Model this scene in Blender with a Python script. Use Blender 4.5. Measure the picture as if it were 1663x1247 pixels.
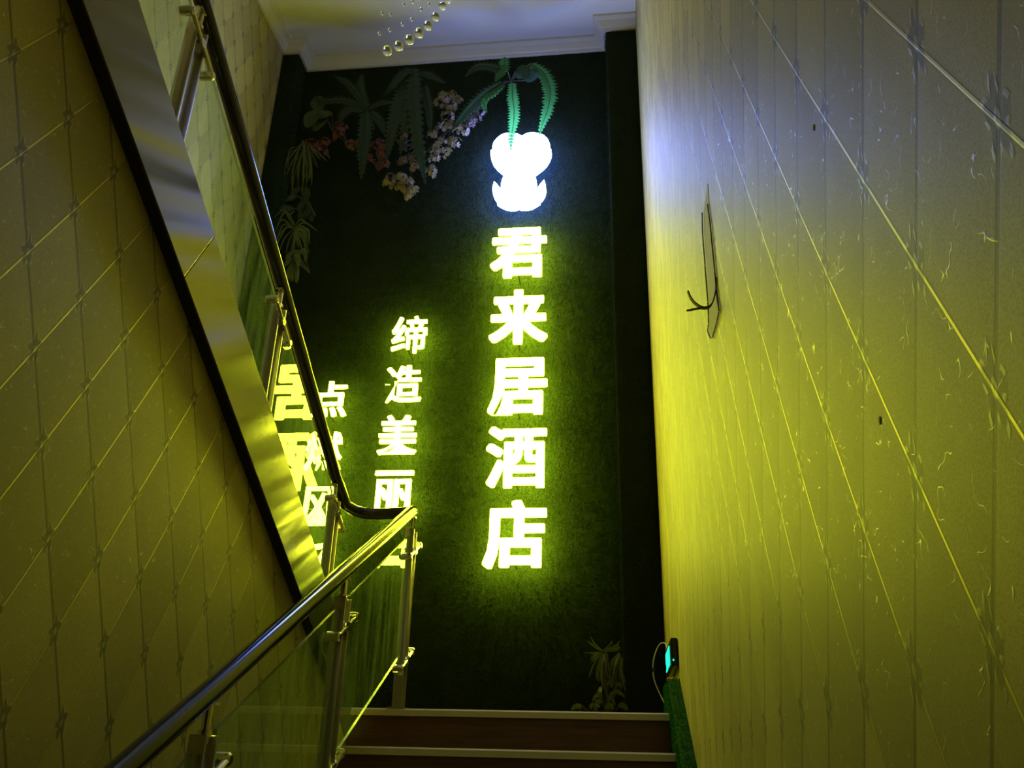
import bpy, bmesh, math, random
from mathutils import Vector, Matrix
from mathutils.geometry import delaunay_2d_cdt
random.seed(7)
scene = bpy.context.scene
for o in list(bpy.data.objects): bpy.data.objects.remove(o)

# ---------------- camera, world, lamps, exposure ----------------
cam_d = bpy.data.cameras.new('camera'); cam = bpy.data.objects.new('camera', cam_d)
scene.collection.objects.link(cam); scene.camera = cam
cam_d.sensor_width = 36.0; cam_d.lens = 30.298; cam_d.clip_start = .02
EYE = 1.7126
_r = Vector((0.99305260, 0.11517129, 0.02412671)); _u = Vector((0.02584219, -0.41348368, 0.91014473)); _f = Vector((-0.11479854, 0.90319811, 0.41358733))
cam.matrix_world = Matrix(((_r.x, _u.x, -_f.x, 0), (_r.y, _u.y, -_f.y, 0), (_r.z, _u.z, -_f.z, EYE), (0, 0, 0, 1)))
w = bpy.data.worlds.new('world'); scene.world = w; w.use_nodes = True
w.node_tree.nodes['Background'].inputs[0].default_value = (.9, .8, .6, 1)
w.node_tree.nodes['Background'].inputs[1].default_value = 0.0
vs = scene.view_settings
scene.display_settings.display_device = 'sRGB'
vs.view_transform = 'Standard'; vs.look = 'None'; vs.exposure = 0.0; vs.gamma = 1.0; vs.use_curve_mapping = False
HALL_LAMP_W = 9.0      # warm ceiling lamp of the upper landing, behind and above the camera
RISER_FILL_W = 2.0      # dim fill light added behind the camera to brighten the risers
LETTER_GLOW, LETTER_SIDE, LETTER_HALO = 30.0, 13.0, 46.0      # lit faces, returns, and rear glow added for the halo on the wall
EMBLEM_GLOW, EMBLEM_SIDE, EMBLEM_HALO = 50.0, 50.0, 40.0  # blue rear glow stands in for lens bloom round the emblem
def lamp(name, kind, loc, watts, col, size=.3, target=None):
    l = bpy.data.lights.new(name, kind); l.energy = watts; l.color = col
    if kind == 'AREA': l.size = size
    else: l.shadow_soft_size = size
    o = bpy.data.objects.new(name, l); scene.collection.objects.link(o); o.location = loc
    if target is not None: o.rotation_euler = (Vector(target) - Vector(loc)).to_track_quat('-Z', 'Y').to_euler()
    return o
lamp('hall_ceiling_lamp', 'POINT', (-1.9, .35, 6.7), HALL_LAMP_W, (1.0, .80, .52), .2)
lamp('riser_fill', 'POINT', (-.5, -.9, 2.9), RISER_FILL_W, (1.0, .78, .50), .15)

# ---------------- helpers ----------------
COL = scene.collection
def tag(o, label=None, cat=None, group=None, kind=None):
    if label: o['label'] = label
    if cat: o['category'] = cat
    if group: o['group'] = group
    if kind: o['kind'] = kind
    return o
def empty(name, loc, label, cat, group=None):
    o = bpy.data.objects.new(name, None); COL.objects.link(o); o.location = loc; o.empty_display_size = .1
    return tag(o, label, cat, group)
def place(o, parent):
    if parent is not None:
        o.parent = parent
        m = Matrix.Identity(4); p = parent
        while p is not None:
            m = Matrix.Translation(p.location) @ m; p = p.parent
        o.location = -m.translation
    return o
class MB:
    """collects faces in world coordinates"""
    def __init__(s): s.v = []; s.f = []; s.m = []
    def add(s, vs, fs, m=0):
        n = len(s.v); s.v += [tuple(x) for x in vs]; s.f += [tuple(n + i for i in q) for q in fs]; s.m += [m] * len(fs)
    def box(s, x0, x1, y0, y1, z0, z1, m=0):
        s.add([(x0,y0,z0),(x1,y0,z0),(x1,y1,z0),(x0,y1,z0),(x0,y0,z1),(x1,y0,z1),(x1,y1,z1),(x0,y1,z1)],
              [(0,3,2,1),(4,5,6,7),(0,1,5,4),(1,2,6,5),(2,3,7,6),(3,0,4,7)], m)
    def prism_x(s, pts, x0, x1, m=0):
        """outline of (y,z) points extruded along x"""
        n = len(pts)
        s.add([(x0, p[0], p[1]) for p in pts] + [(x1, p[0], p[1]) for p in pts],
              [tuple(range(n))[::-1], tuple(range(n, 2*n))] + [(i, (i+1) % n, n + (i+1) % n, n + i) for i in range(n)], m)
    def tube(s, pts, r, seg=10, m=0, caps=True):
        pts = [Vector(p) for p in pts]; rr = r if isinstance(r, (list, tuple)) else [r] * len(pts)
        rings = []; prev = None
        for i, p in enumerate(pts):
            t = (pts[min(i+1, len(pts)-1)] - pts[max(i-1, 0)]).normalized()
            if prev is None:
                a = Vector((0,0,1)) if abs(t.z) < .9 else Vector((1,0,0))
                nrm = t.cross(a).normalized()
            else:
                nrm = (prev - t * prev.dot(t)).normalized()
            prev = nrm; bi = t.cross(nrm)
            rings.append([p + (nrm * math.cos(2*math.pi*k/seg) + bi * math.sin(2*math.pi*k/seg)) * rr[i] for k in range(seg)])
        vs = [v for q in rings for v in q]; fs = []
        for i in range(len(pts)-1):
            for k in range(seg):
                fs.append((i*seg+k, i*seg+(k+1) % seg, (i+1)*seg+(k+1) % seg, (i+1)*seg+k))
        if caps: fs += [tuple(range(seg))[::-1], tuple((len(pts)-1)*seg + k for k in range(seg))]
        s.add(vs, fs, m)
    def ball(s, c, r, u=12, v=8, sz=1.0, m=0):
        vs = [(c[0], c[1], c[2] + r*sz)]
        for j in range(1, v):
            a = math.pi*j/v
            for i in range(u):
                b = 2*math.pi*i/u; vs.append((c[0]+r*math.sin(a)*math.cos(b), c[1]+r*math.sin(a)*math.sin(b), c[2]+r*sz*math.cos(a)))
        vs.append((c[0], c[1], c[2] - r*sz)); fs = []
        for i in range(u): fs.append((0, 1+i, 1+(i+1) % u))
        for j in range(v-2):
            for i in range(u):
                a = 1+j*u; fs.append((a+i, a+u+i, a+u+(i+1) % u, a+(i+1) % u))
        a = 1+(v-2)*u; e = len(vs)-1
        for i in range(u): fs.append((a+i, e, a+(i+1) % u))
        s.add(vs, fs, m)
    def build(s, name, mats, parent=None, smooth=False, bevel=0.0, label=None, kind=None):
        me = bpy.data.meshes.new(name); me.from_pydata(s.v, [], s.f)
        for m in (mats if isinstance(mats, (list, tuple)) else [mats]): me.materials.append(m)
        me.polygons.foreach_set('material_index', s.m)
        bm = bmesh.new(); bm.from_mesh(me)
        if not smooth or bevel: bmesh.ops.recalc_face_normals(bm, faces=bm.faces)
        if bevel:
            es = [e for e in bm.edges if len(e.link_faces) == 2 and e.calc_face_angle(0) > .5]
            bmesh.ops.bevel(bm, geom=es, offset=bevel, segments=2, affect='EDGES', profile=.6)
        bm.to_mesh(me); bm.free()
        if smooth: me.polygons.foreach_set('use_smooth', [True] * len(me.polygons))
        o = bpy.data.objects.new(name, me); COL.objects.link(o); place(o, parent)
        if label: o['label'] = label
        if kind: o['kind'] = kind
        return o

# ---------------- materials ----------------
def mat(name, color=(.5,.5,.5), rough=.5, metal=0.0, **kw):
    m = bpy.data.materials.new(name); m.use_nodes = True
    b = m.node_tree.nodes['Principled BSDF']
    b.inputs['Base Color'].default_value = (*color, 1); b.inputs['Roughness'].default_value = rough; b.inputs['Metallic'].default_value = metal
    for k, v in kw.items(): b.inputs[k.replace('_', ' ')].default_value = v
    return m
class NT:
    def __init__(s, m): s.t = m.node_tree; s.b = s.t.nodes['Principled BSDF']; s.out = [n for n in s.t.nodes if n.type == 'OUTPUT_MATERIAL'][0]
    def n(s, typ, **kw):
        x = s.t.nodes.new('ShaderNode' + typ)
        for k, v in kw.items(): setattr(x, k, v)
        return x
    def l(s, a, b): s.t.links.new(a, b)
    def math(s, op, a, b=None, c=None):
        x = s.n('Math', operation=op)
        for i, v in enumerate((a, b, c)):
            if v is None: continue
            if isinstance(v, (int, float)): x.inputs[i].default_value = v
            else: s.l(v, x.inputs[i])
        return x.outputs[0]
    def mix(s, fac, a, b):
        x = s.n('Mix', data_type='RGBA')
        for i, v in ((0, fac), (6, a), (7, b)):
            if isinstance(v, (int, float)): x.inputs[i].default_value = v
            elif isinstance(v, tuple): x.inputs[i].default_value = (*v, 1) if len(v) == 3 else v
            else: s.l(v, x.inputs[i])
        return x.outputs[2]
    def smooth(s, v, e0, e1, o0=0.0, o1=1.0):
        x = s.n('MapRange', interpolation_type='SMOOTHSTEP'); s.l(v, x.inputs[0])
        for i, q in enumerate((e0, e1, o0, o1)): x.inputs[i+1].default_value = q
        return x.outputs[0]
    def noise(s, vec, scale, detail=3.0, rough=.55):
        x = s.n('TexNoise'); x.inputs['Scale'].default_value = scale; x.inputs['Detail'].default_value = detail; x.inputs['Roughness'].default_value = rough
        if vec is not None: s.l(vec, x.inputs['Vector'])
        return x.outputs[0]
    def pos(s): return s.n('NewGeometry').outputs['Position']
    def bump(s, h, strength=.3, dist=.01, normal=None):
        x = s.n('Bump'); x.inputs['Strength'].default_value = strength; x.inputs['Distance'].default_value = dist; s.l(h, x.inputs['Height'])
        if normal is not None: s.l(normal, x.inputs['Normal'])
        return x.outputs[0]

def wallpaper(name, y0, z0, a, b):
    """beige paper embossed with a lattice of diamonds, half diagonals a (along the wall) and b (up)"""
    m = mat(name, (.42,.37,.20), .42); t = NT(m)
    P = t.pos(); sp = t.n('SeparateXYZ'); t.l(P, sp.inputs[0])
    u = t.math('DIVIDE', t.math('SUBTRACT', sp.outputs[1], y0), 2*a)
    v = t.math('DIVIDE', t.math('SUBTRACT', sp.outputs[2], z0), 2*b)
    p = t.math('ADD', u, v); q = t.math('SUBTRACT', u, v)
    rp = t.math('ROUND', p); rq = t.math('ROUND', q)
    sp_ = t.math('SUBTRACT', p, rp); sq_ = t.math('SUBTRACT', q, rq)
    dp = t.math('ABSOLUTE', sp_); dq = t.math('ABSOLUTE', sq_)
    groove = t.smooth(dp, .010, .034, 1, 0)          # groove line, its shadow painted in as dark colour
    cord = t.smooth(dq, .007, .015, 1, 0)            # light cord
    cshade = t.smooth(dq, .012, .04, 1, 0)
    # ornament on the nodes
    ey = t.math('MULTIPLY', t.math('ADD', sp_, sq_), a); ez = t.math('MULTIPLY', t.math('SUBTRACT', sp_, sq_), b)
    ezs = t.math('DIVIDE', t.math('ADD', ez, -.004), 1.9)
    rad = t.math('SQRT', t.math('ADD', t.math('MULTIPLY', ey, ey), t.math('MULTIPLY', ezs, ezs)))
    ang = t.math('ARCTAN2', ezs, ey)
    pet = t.math('MULTIPLY', t.math('COSINE', t.math('MULTIPLY', ang, 5.0)), .0035)
    rr = t.math('ADD', rad, pet)
    orn = t.smooth(rr, .013, .018, 1, 0)
    ring = t.math('MULTIPLY', t.smooth(rr, .012, .0145), t.smooth(rr, .0165, .0185, 1, 0))
    core = t.smooth(rad, .003, .0055, 1, 0)
    gems = t.math('MAXIMUM', t.math('MULTIPLY', ring, t.smooth(t.math('SINE', t.math('MULTIPLY', ang, 9.0)), .0, .4)), core)
    # alternate diamonds differ slightly
    wn = t.n('TexWhiteNoise', noise_dimensions='2D'); cb = t.n('CombineXYZ'); t.l(t.math('FLOOR', p), cb.inputs[0]); t.l(t.math('FLOOR', q), cb.inputs[1]); t.l(cb.outputs[0], wn.inputs['Vector'])
    cell = t.smooth(wn.outputs['Value'], .1, .9)
    fine = t.noise(P, 420, 2, .6); cloud = t.noise(P, 5.0, 3)
    # hair-like swirls pressed into the paper, their glints painted in lighter
    n1 = t.noise(P, 38, 1.2, .4); n2 = t.noise(P, 44, 1.5)
    worm = t.math('MULTIPLY', t.smooth(t.math('ABSOLUTE', t.math('SUBTRACT', n1, .5)), .004, .011, 1, 0), t.smooth(n2, .56, .62))
    base = t.mix(cell, (.50,.42,.12), (.35,.285,.08))
    base = t.mix(t.math('MULTIPLY', t.smooth(cloud, .35, .7), .35), base, (.33,.27,.15))
    base = t.mix(t.smooth(fine, .3, .8, 0, .55), base, (.20,.165,.07))
    base = t.mix(t.math('MULTIPLY', worm, .55), base, (.75,.72,.55))
    base = t.mix(t.math('MULTIPLY', cshade, .25), base, (.10,.075,.03))
    base = t.mix(t.math('MULTIPLY', groove, .72), base, (.07,.05,.025))
    base = t.mix(cord, base, (.56,.48,.11))
    base = t.mix(t.math('MULTIPLY', orn, .8), base, (.13,.105,.065))
    base = t.mix(t.math('MULTIPLY', gems, .55), base, (.52,.47,.24))
    t.l(base, t.b.inputs['Base Color'])
    t.l(t.math('SUBTRACT', t.math('ADD', .52, t.math('MULTIPLY', fine, .12)), t.math('MULTIPLY', t.math('MAXIMUM', t.math('MAXIMUM', worm, t.math('MULTIPLY', cord, .4)), t.math('MULTIPLY', gems, .4)), .25)), t.b.inputs['Roughness'])
    t.l(t.math('MULTIPLY', cord, .65), t.b.inputs['Metallic'])
    pil = t.math('MULTIPLY', t.smooth(dp, .0, .30), t.smooth(dq, .0, .30))
    h = t.math('ADD', t.math('MULTIPLY', pil, .35), t.math('MULTIPLY', cord, .40))
    h = t.math('SUBTRACT', h, t.math('MULTIPLY', groove, .12))
    h = t.math('ADD', h, t.math('ADD', t.math('MULTIPLY', gems, .22), t.math('MULTIPLY', orn, .05)))
    h = t.math('ADD', h, t.math('ADD', t.math('MULTIPLY', fine, .07), t.math('MULTIPLY', worm, .35)))
    t.l(t.bump(h, .30, .003), t.b.inputs['Normal'])
    return m
M = {}
M['paper_right'] = wallpaper('wallpaper_right', 1.1025, 1.1914+EYE, .0886, .1577)
M['paper_spandrel'] = wallpaper('wallpaper_spandrel', 1.272, 1.124+EYE, .0949, .175)
M['paper_left'] = wallpaper('wallpaper_left', 4.428, 4.899+EYE, .090, .170)
def turf(name, c1, c2):
    m = mat(name, c1, .8); t = NT(m); P = t.pos()
    n1 = t.noise(P, 170, 3, .7); n2 = t.noise(P, 3.5, 3)
    mp = t.n('Mapping'); t.l(P, mp.inputs[0]); mp.inputs['Scale'].default_value = (1, 1, .25)
    n3 = t.noise(mp.outputs[0], 60, 3, .7)
    c = t.mix(t.smooth(n1, .3, .7), c1, c2)
    c = t.mix(t.math('MULTIPLY', t.smooth(n2, .3, .75), .5), c, tuple(x*.55 for x in c1))
    t.l(c, t.b.inputs['Base Color']); t.b.inputs['Sheen Weight'].default_value = .08; t.b.inputs['Sheen Tint'].default_value = (.4,.8,.2,1)
    t.b.inputs['Specular IOR Level'].default_value = .05
    t.l(t.bump(t.math('ADD', n1, n3), .9, .012), t.b.inputs['Normal'])
    return m
M['turf'] = turf('green_turf', (.014,.020,.010), (.029,.039,.018))
M['turf_bright'] = turf('bright_turf', (.012,.060,.008), (.03,.13,.02))
M['plaster'] = mat('white_plaster', (.72,.70,.66), .7); _t = NT(M['plaster']); _t.l(_t.bump(_t.noise(_t.pos(), 60, 4), .15, .003), _t.b.inputs['Normal'])
M['cornice'] = mat('cornice_plaster', (.60,.56,.44), .6)
M['dim_plaster'] = mat('dim_plaster', (.30,.28,.22), .8)
def wood(name, c1, c2, axis=0, rough=.35):
    m = mat(name, c1, rough); t = NT(m); P = t.pos(); mp = t.n('Mapping'); t.l(P, mp.inputs[0])
    mp.inputs['Scale'].default_value = (2.5, 40, 40) if axis == 0 else (40, 2.5, 40)
    n = t.noise(mp.outputs[0], 1.6, 5, .65)
    t.l(t.mix(t.smooth(n, .3, .7), c1, c2), t.b.inputs['Base Color'])
    t.l(t.bump(n, .12, .003), t.b.inputs['Normal']); return m
M['wood'] = wood('dark_stair_wood', (.10,.045,.022), (.17,.08,.04))
M['nosing'] = mat('nosing_metal', (.72,.66,.52), .42, .45)
def steel(name, col, rough, wave=0.0, grain=True):
    m = mat(name, col, rough, 1.0); t = NT(m); P = t.pos(); sx = t.n('SeparateXYZ'); t.l(P, sx.inputs[0])
    al = t.math('SUBTRACT', t.math('MULTIPLY', sx.outputs[1], .88), t.math('MULTIPLY', sx.outputs[2], .475))     # along the flight
    ac = t.math('ADD', t.math('MULTIPLY', sx.outputs[1], .475), t.math('MULTIPLY', sx.outputs[2], .88))          # across it
    def vec(k1, k2, slant=0.0):
        c = t.n('CombineXYZ'); t.l(t.math('MULTIPLY', t.math('SUBTRACT', al, t.math('MULTIPLY', ac, slant)), k1), c.inputs[0]); t.l(t.math('MULTIPLY', ac, k2), c.inputs[1]); return c.outputs[0]
    nrm = None
    if wave: nrm = t.bump(t.noise(vec(5.0, .5, .64), 1.0, 1.0, .5), 1.0, wave)
    if grain:
        g = t.noise(vec(6, 320), 1.0, 3)
        t.l(t.math('ADD', rough-.03, t.math('MULTIPLY', g, .07)), t.b.inputs['Roughness'])
        nrm = t.bump(g, .06, .001, nrm)
    if nrm is not None: t.l(nrm, t.b.inputs['Normal'])
    return m
M['fascia'] = steel('brushed_steel_fascia', (.19,.18,.16), .19, .045)
M['steel'] = steel('post_steel', (.50,.48,.44), .28, 0, False)
M['chrome'] = mat('chrome', (.72,.70,.66), .12, 1.0)
M['rail'] = mat('black_steel_handrail', (.06,.06,.064), .17, 1.0)
M['black'] = mat('black_matte', (.012,.011,.010), .6)
M['black_gloss'] = mat('black_plastic', (.01,.01,.011), .25)
def glass():
    m = bpy.data.materials.new('railing_glass'); m.use_nodes = True; nt = m.node_tree
    t = NT(m); nt.nodes.remove(t.b)
    tr = t.n('BsdfTransparent'); tr.inputs[0].default_value = (.90,.965,.92,1)
    gl = t.n('BsdfGlossy'); gl.inputs['Roughness'].default_value = 0.0; gl.inputs['Color'].default_value = (1,1,1,1)
    fr = t.n('Fresnel'); fr.inputs[0].default_value = 1.62
    geo = t.n('NewGeometry'); front = t.math('SUBTRACT', 1.0, geo.outputs['Backfacing'])
    mx = t.n('MixShader'); t.l(t.math('MULTIPLY', fr.outputs[0], front), mx.inputs[0]); t.l(tr.outputs[0], mx.inputs[1]); t.l(gl.outputs[0], mx.inputs[2])
    # a film of dust wiped in vertical streaks, its green painting reflected turf
    P = t.pos(); mp = t.n('Mapping'); t.l(P, mp.inputs[0]); mp.inputs['Scale'].default_value = (1, 14, 1.6)
    s = t.noise(mp.outputs[0], 1.6, 4, .6)
    film = t.n('BsdfDiffuse'); film.inputs[0].default_value = (.55,.80,.26,1)
    fac = t.math('MULTIPLY', t.smooth(s, .30, .72, .04, .25), front)
    mx2 = t.n('MixShader'); t.l(fac, mx2.inputs[0]); t.l(mx.outputs[0], mx2.inputs[1]); t.l(film.outputs[0], mx2.inputs[2])
    t.l(mx2.outputs[0], t.out.inputs[0]); return m
M['glass'] = glass()
M['glass_edge'] = mat('green_glass_edge', (.16,.26,.17), .25, 0, Transmission_Weight=.6)
M['crystal'] = mat('crystal', (.9,.9,.88), .0, 0, Transmission_Weight=.78, IOR=1.5)  # milky white mixed in to imitate the bright ceiling seen through the balls
M['thread'] = mat('clear_thread', (.7,.7,.7), .3, 0, Alpha=.06)
def emit(name, col, s):
    m = bpy.data.materials.new(name); m.use_nodes = True; t = NT(m); t.t.nodes.remove(t.b)
    e = t.n('Emission'); e.inputs[0].default_value = (*col, 1); e.inputs[1].default_value = s; t.l(e.outputs[0], t.out.inputs[0]); return m
YEL = (.88, .95, .034)
M['letter_face'] = emit('letter_face_light', YEL, LETTER_GLOW)
M['letter_side'] = emit('letter_side_light', (.84,.96,.05), LETTER_SIDE)
M['letter_halo'] = emit('letter_halo_glow', (.78,.97,.03), LETTER_HALO)
M['emblem_face'] = emit('emblem_face_light', (.20,.30,1.0), EMBLEM_GLOW)
M['emblem_side'] = emit('emblem_side_light', (.24,.33,1.0), EMBLEM_SIDE)
M['emblem_halo'] = emit('emblem_halo_glow', (.07,.13,1.0), EMBLEM_HALO)
M['cyan'] = emit('cyan_digits', (.02,1.0,.62), 1.3)
M['led'] = emit('white_led', (1.0,.93,.82), 36.0)
def leaf(name, c, tr=.35, spec=.35):
    m = mat(name, c, .55); t = NT(m); t.b.inputs['Specular IOR Level'].default_value = spec
    n = t.noise(t.pos(), 40, 2)
    cc = t.mix(n, c, tuple(x*.6 for x in c)); t.l(cc, t.b.inputs['Base Color'])
    tl = t.n('BsdfTranslucent'); tl.inputs[0].default_value = (c[0]*1.2, c[1]*1.6, c[2]*1.1, 1)
    mx = t.n('MixShader'); mx.inputs[0].default_value = tr; t.l(t.b.outputs[0], mx.inputs[1]); t.l(tl.outputs[0], mx.inputs[2]); t.l(mx.outputs[0], t.out.inputs[0]); return m
M['fern'] = leaf('fern_leaf', (.05,.19,.05), .35)
M['fern_shaded'] = leaf('shaded_fern_leaf', (.028,.060,.030), .3)  # darker copy of the fern leaf, shade put into the colour
M['teal'] = leaf('teal_leaf', (.04,.10,.085), .3)
M['blade'] = leaf('grass_blade', (.13,.15,.06), .3)
M['bamboo'] = leaf('bamboo_leaf', (.06,.09,.03), .3)
M['stem'] = mat('brown_stem', (.07,.06,.03), .7)
M['cream'] = leaf('cream_petal', (.36,.28,.19), .25)
M['pink'] = leaf('dusty_pink_petal', (.20,.14,.13), .25)
M['red'] = leaf('red_petal', (.20,.065,.05), .25)
M['torn_paper'] = mat('torn_paper_back', (.075,.05,.022), .8)
M['torn_tip'] = mat('reddish_paper_tip', (.24,.06,.02), .7)
M['bare'] = mat('bare_plaster_under_paper', (.44,.385,.165), .75)
M['cord'] = mat('pale_cord', (.45,.42,.32), .5)

M['turf_blade'] = leaf('turf_blade', (.028,.039,.018), .3, .05)
M['turf_bright_blade'] = leaf('bright_turf_blade', (.014,.085,.010), .3, .05)
# ---------------- the place ----------------
XR, XL, XS, XF = .26, -2.62, -1.180, -1.14      # right wall, outer left wall, wall under the upper flight, steel fascia
YB, YP, YF = 5.28, 5.08, -1.6                   # back wall, pillar fronts, wall behind the camera
ZC = 7.165
Y1, RISE, GO, NST = 3.96, .164, .312, 12
L = RISE * NST                                  # landing level
def structure(name, mb, m, parent=None, **kw): return mb.build(name, m, parent, kind='structure', **kw)
b = MB(); b.box(XL-.1, XR+.1, YF-.1, Y1+.1, -.1, 0); structure('floor', b, M['wood'])
b = MB(); b.box(XR, XR+.1, YF, YB+.1, -.05, ZC+.1); wall_right = structure('wall_right', b, M['paper_right'])
b = MB(); b.box(XL-.1, XL, YF, YB+.1, 0, ZC+.1); structure('wall_left', b, M['paper_left'])
b = MB(); b.box(XL, XR, YB, YB+.1, 0, ZC+.1); wall_back = structure('wall_back', b, M['turf'])
b = MB(); b.box(XL, XR, YF-.1, YF, 0, ZC+.1); structure('wall_front', b, M['dim_plaster'])
b = MB(); b.box(XL-.1, XR+.1, YF-.1, YB+.1, ZC, ZC+.1); structure('ceiling', b, M['plaster'])
b = MB(); b.box(XL, XR, Y1+.10, YB, L-.16, L); structure('floor_2', b, M['wood'])
PRX, PLX = .026, -2.485
b = MB(); b.box(PRX, XR, YP, YB, L, ZC); pillar_r = structure('trim_1', b, M['turf'], bevel=.012)
b = MB(); b.box(XL, PLX, YP, YB, L, ZC); pillar_l = structure('trim_2', b, M['turf'], bevel=.012)
random_pile = random.Random(11)
def pile(parent, patches, n_per_m2, h0, h1, m):
    """short upright blades; patch = origin, edge u, edge v, normal"""
    V = []; F = []; rnd = random_pile.random
    for o, eu, ev, nn in patches:
        o, eu, ev, nn = map(Vector, (o, eu, ev, nn)); ul, vl = eu.normalized(), ev.normalized()
        ux, uy, uz = ul; vx, vy, vz = vl; nx, ny, nz_ = nn
        for _ in range(int(eu.length*ev.length*n_per_m2)):
            a, c = rnd(), rnd(); px = o.x+eu.x*a+ev.x*c; py = o.y+eu.y*a+ev.y*c; pz = o.z+eu.z*a+ev.z*c
            w0 = rnd()*6.2832; cw, sw = math.cos(w0)*.0022, math.sin(w0)*.0022; h = h0+(h1-h0)*rnd(); l1, l2 = (rnd()-.5)*1.3*h, (rnd()-.5)*1.3*h
            i = len(V)
            V.append((px+ux*cw+vx*sw, py+uy*cw+vy*sw, pz+uz*cw+vz*sw)); V.append((px-ux*cw-vx*sw, py-uy*cw-vy*sw, pz-uz*cw-vz*sw))
            V.append((px+nx*h+ux*l1+vx*l2, py+ny*h+uy*l1+vy*l2, pz+nz_*h+uz*l1+vz*l2)); F.append((i, i+1, i+2))
    me = bpy.data.meshes.new('turf_pile'); me.from_pydata(V, [], F); me.materials.append(m)
    o = bpy.data.objects.new('turf_pile', me); COL.objects.link(o); o.parent = parent; o['kind'] = 'stuff'
H_ = ZC - L - .095
pile(wall_back, [((PLX, YB, L), (PRX-PLX, 0, 0), (0, 0, H_), (0, -1, 0))], 9000, .008, .018, M['turf_blade'])
pile(pillar_r, [((PRX, YP, L), (XR-PRX, 0, 0), (0, 0, H_), (0, -1, 0)), ((PRX, YP, L), (0, YB-YP, 0), (0, 0, H_), (-1, 0, 0))], 9000, .008, .016, M['turf_blade'])
pile(pillar_l, [((XL, YP, L), (PLX-XL, 0, 0), (0, 0, H_), (0, -1, 0)), ((PLX, YP, L), (0, YB-YP, 0), (0, 0, H_), (1, 0, 0))], 9000, .008, .016, M['turf_blade'])
# plaster cornice, mitred round the two pillars
def cornice(path, name):
    prof = [(0,0),(.022,0),(.026,.018),(.034,.022),(.062,.062),(.094,.078),(.098,.095),(0,.095)]
    z0 = ZC - .095; n = len(path); k = len(prof); vs = []; fs = []
    for i, p in enumerate(path):
        p = Vector(p); d0 = (Vector(path[i]) - Vector(path[i-1])).normalized() if i else None; d1 = (Vector(path[i+1]) - p).normalized() if i < n-1 else None
        n0 = Vector((d0.y, -d0.x)) if d0 else None; n1 = Vector((d1.y, -d1.x)) if d1 else None
        off = n0 if n1 is None else n1 if n0 is None else n0 + n1
        if n0 and n1 and off.length < 1e-6: off = n0
        for q in prof: vs.append((p.x + off.x*q[0], p.y + off.y*q[0], z0 + q[1]))
    for i in range(n-1):
        for j in range(k): fs.append((i*k+j, i*k+(j+1) % k, (i+1)*k+(j+1) % k, (i+1)*k+j))
    fs += [tuple(range(k))[::-1], tuple((n-1)*k+j for j in range(k))]
    b = MB(); b.add(vs, fs); return structure(name, b, M['cornice'])
cornice([(XL, YF), (XL, YP), (PLX, YP), (PLX, YB), (PRX, YB), (PRX, YP), (XR-.001, YP)], 'trim_3')
# the wall that closes the space under the upper flight
FB = lambda y: EYE + .622 + .536*(2.982 - y)     # lower edge of the fascia
FT = lambda y: EYE + .679 + .556*(3.316 - y)     # upper edge
YE, YN = 3.66, .35
b = MB(); b.prism_x([(YF, 0), (Y1-.3, 0), (Y1-.02, L-.16), (YE+.05, L), (YE+.05, FB(YE)-.004), (YN, FB(YN)-.004), (YF, FB(YN)-.004)], XS-.08, XS); structure('wall_spandrel', b, M['paper_spandrel'])

# ---------------- lower flight ----------------
low = empty('staircase', (-.46, .6, 0), 'dark wooden lower stair flight with pale metal nosings leading up to the landing', 'staircase')
def step_mesh(b, y, z, x0, x1, going, dirn):
    """riser below the tread; dirn +1 rises away from the camera"""
    zb = max(z-RISE, FB(y-.045)+.034) if dirn < 0 and y < YE else z-RISE
    b.prism_x([(y+.02*dirn, zb), (y+.02*dirn, z-.03), (y, z-.03), (y, z-.002), (y+going*dirn+.02*dirn, z-.002), (y+going*dirn+.02*dirn, z-.03), (y+.045*dirn, z-.03), (y+.045*dirn, zb)], x0, x1)
for k in range(NST):
    z = L - k*RISE; y = Y1 - k*GO
    b = MB(); step_mesh(b, y, z, XS, XR-.045, GO if k else .08, 1)
    st = b.build('step', M['wood'], low)
    b = MB(); b.prism_x([(y-.008, z-.028), (y-.010, z-.004), (y-.006, z+.002), (y+.05, z+.002), (y+.05, z-.001), (y-.002, z-.001), (y-.002, z-.028)], XS, XR-.045)
    nz = b.build('nosing', M['nosing']); nz.parent = st
    nz['label'] = 'pale metal nosing strip'
# turf skirting board along the foot of the right wall
b = MB(); TS = lambda y: L + .13 + .526*(y - 3.96)
b.prism_x([(.4, max(TS(.4)-.5, 0)), (.4, TS(.4)), (3.98, TS(3.98)), (4.42, L+.15), (4.42, L), (3.9, L-.06)], XR-.05, XR, 0)
board = structure('baseboard_right', b, M['turf_bright'], bevel=.006)
pile(board, [((XR-.05, 2.6, TS(2.6)-.35), (0, 1.4, 1.4*.526), (0, 0, .34), (-1, 0, 0)), ((XR-.05, 2.6, TS(2.6)), (.05, 0, 0), (0, 1.38, 1.38*.526), (0, 0, 1)), ((XR-.05, 3.98, TS(3.98)), (.05, 0, 0), (0, .44, L+.15-TS(3.98)), (0, 0, 1)), ((XR-.05, 3.98, L), (0, .42, 0), (0, 0, .14), (-1, 0, 0))], 16000, .004, .010, M['turf_bright_blade'])

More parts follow.
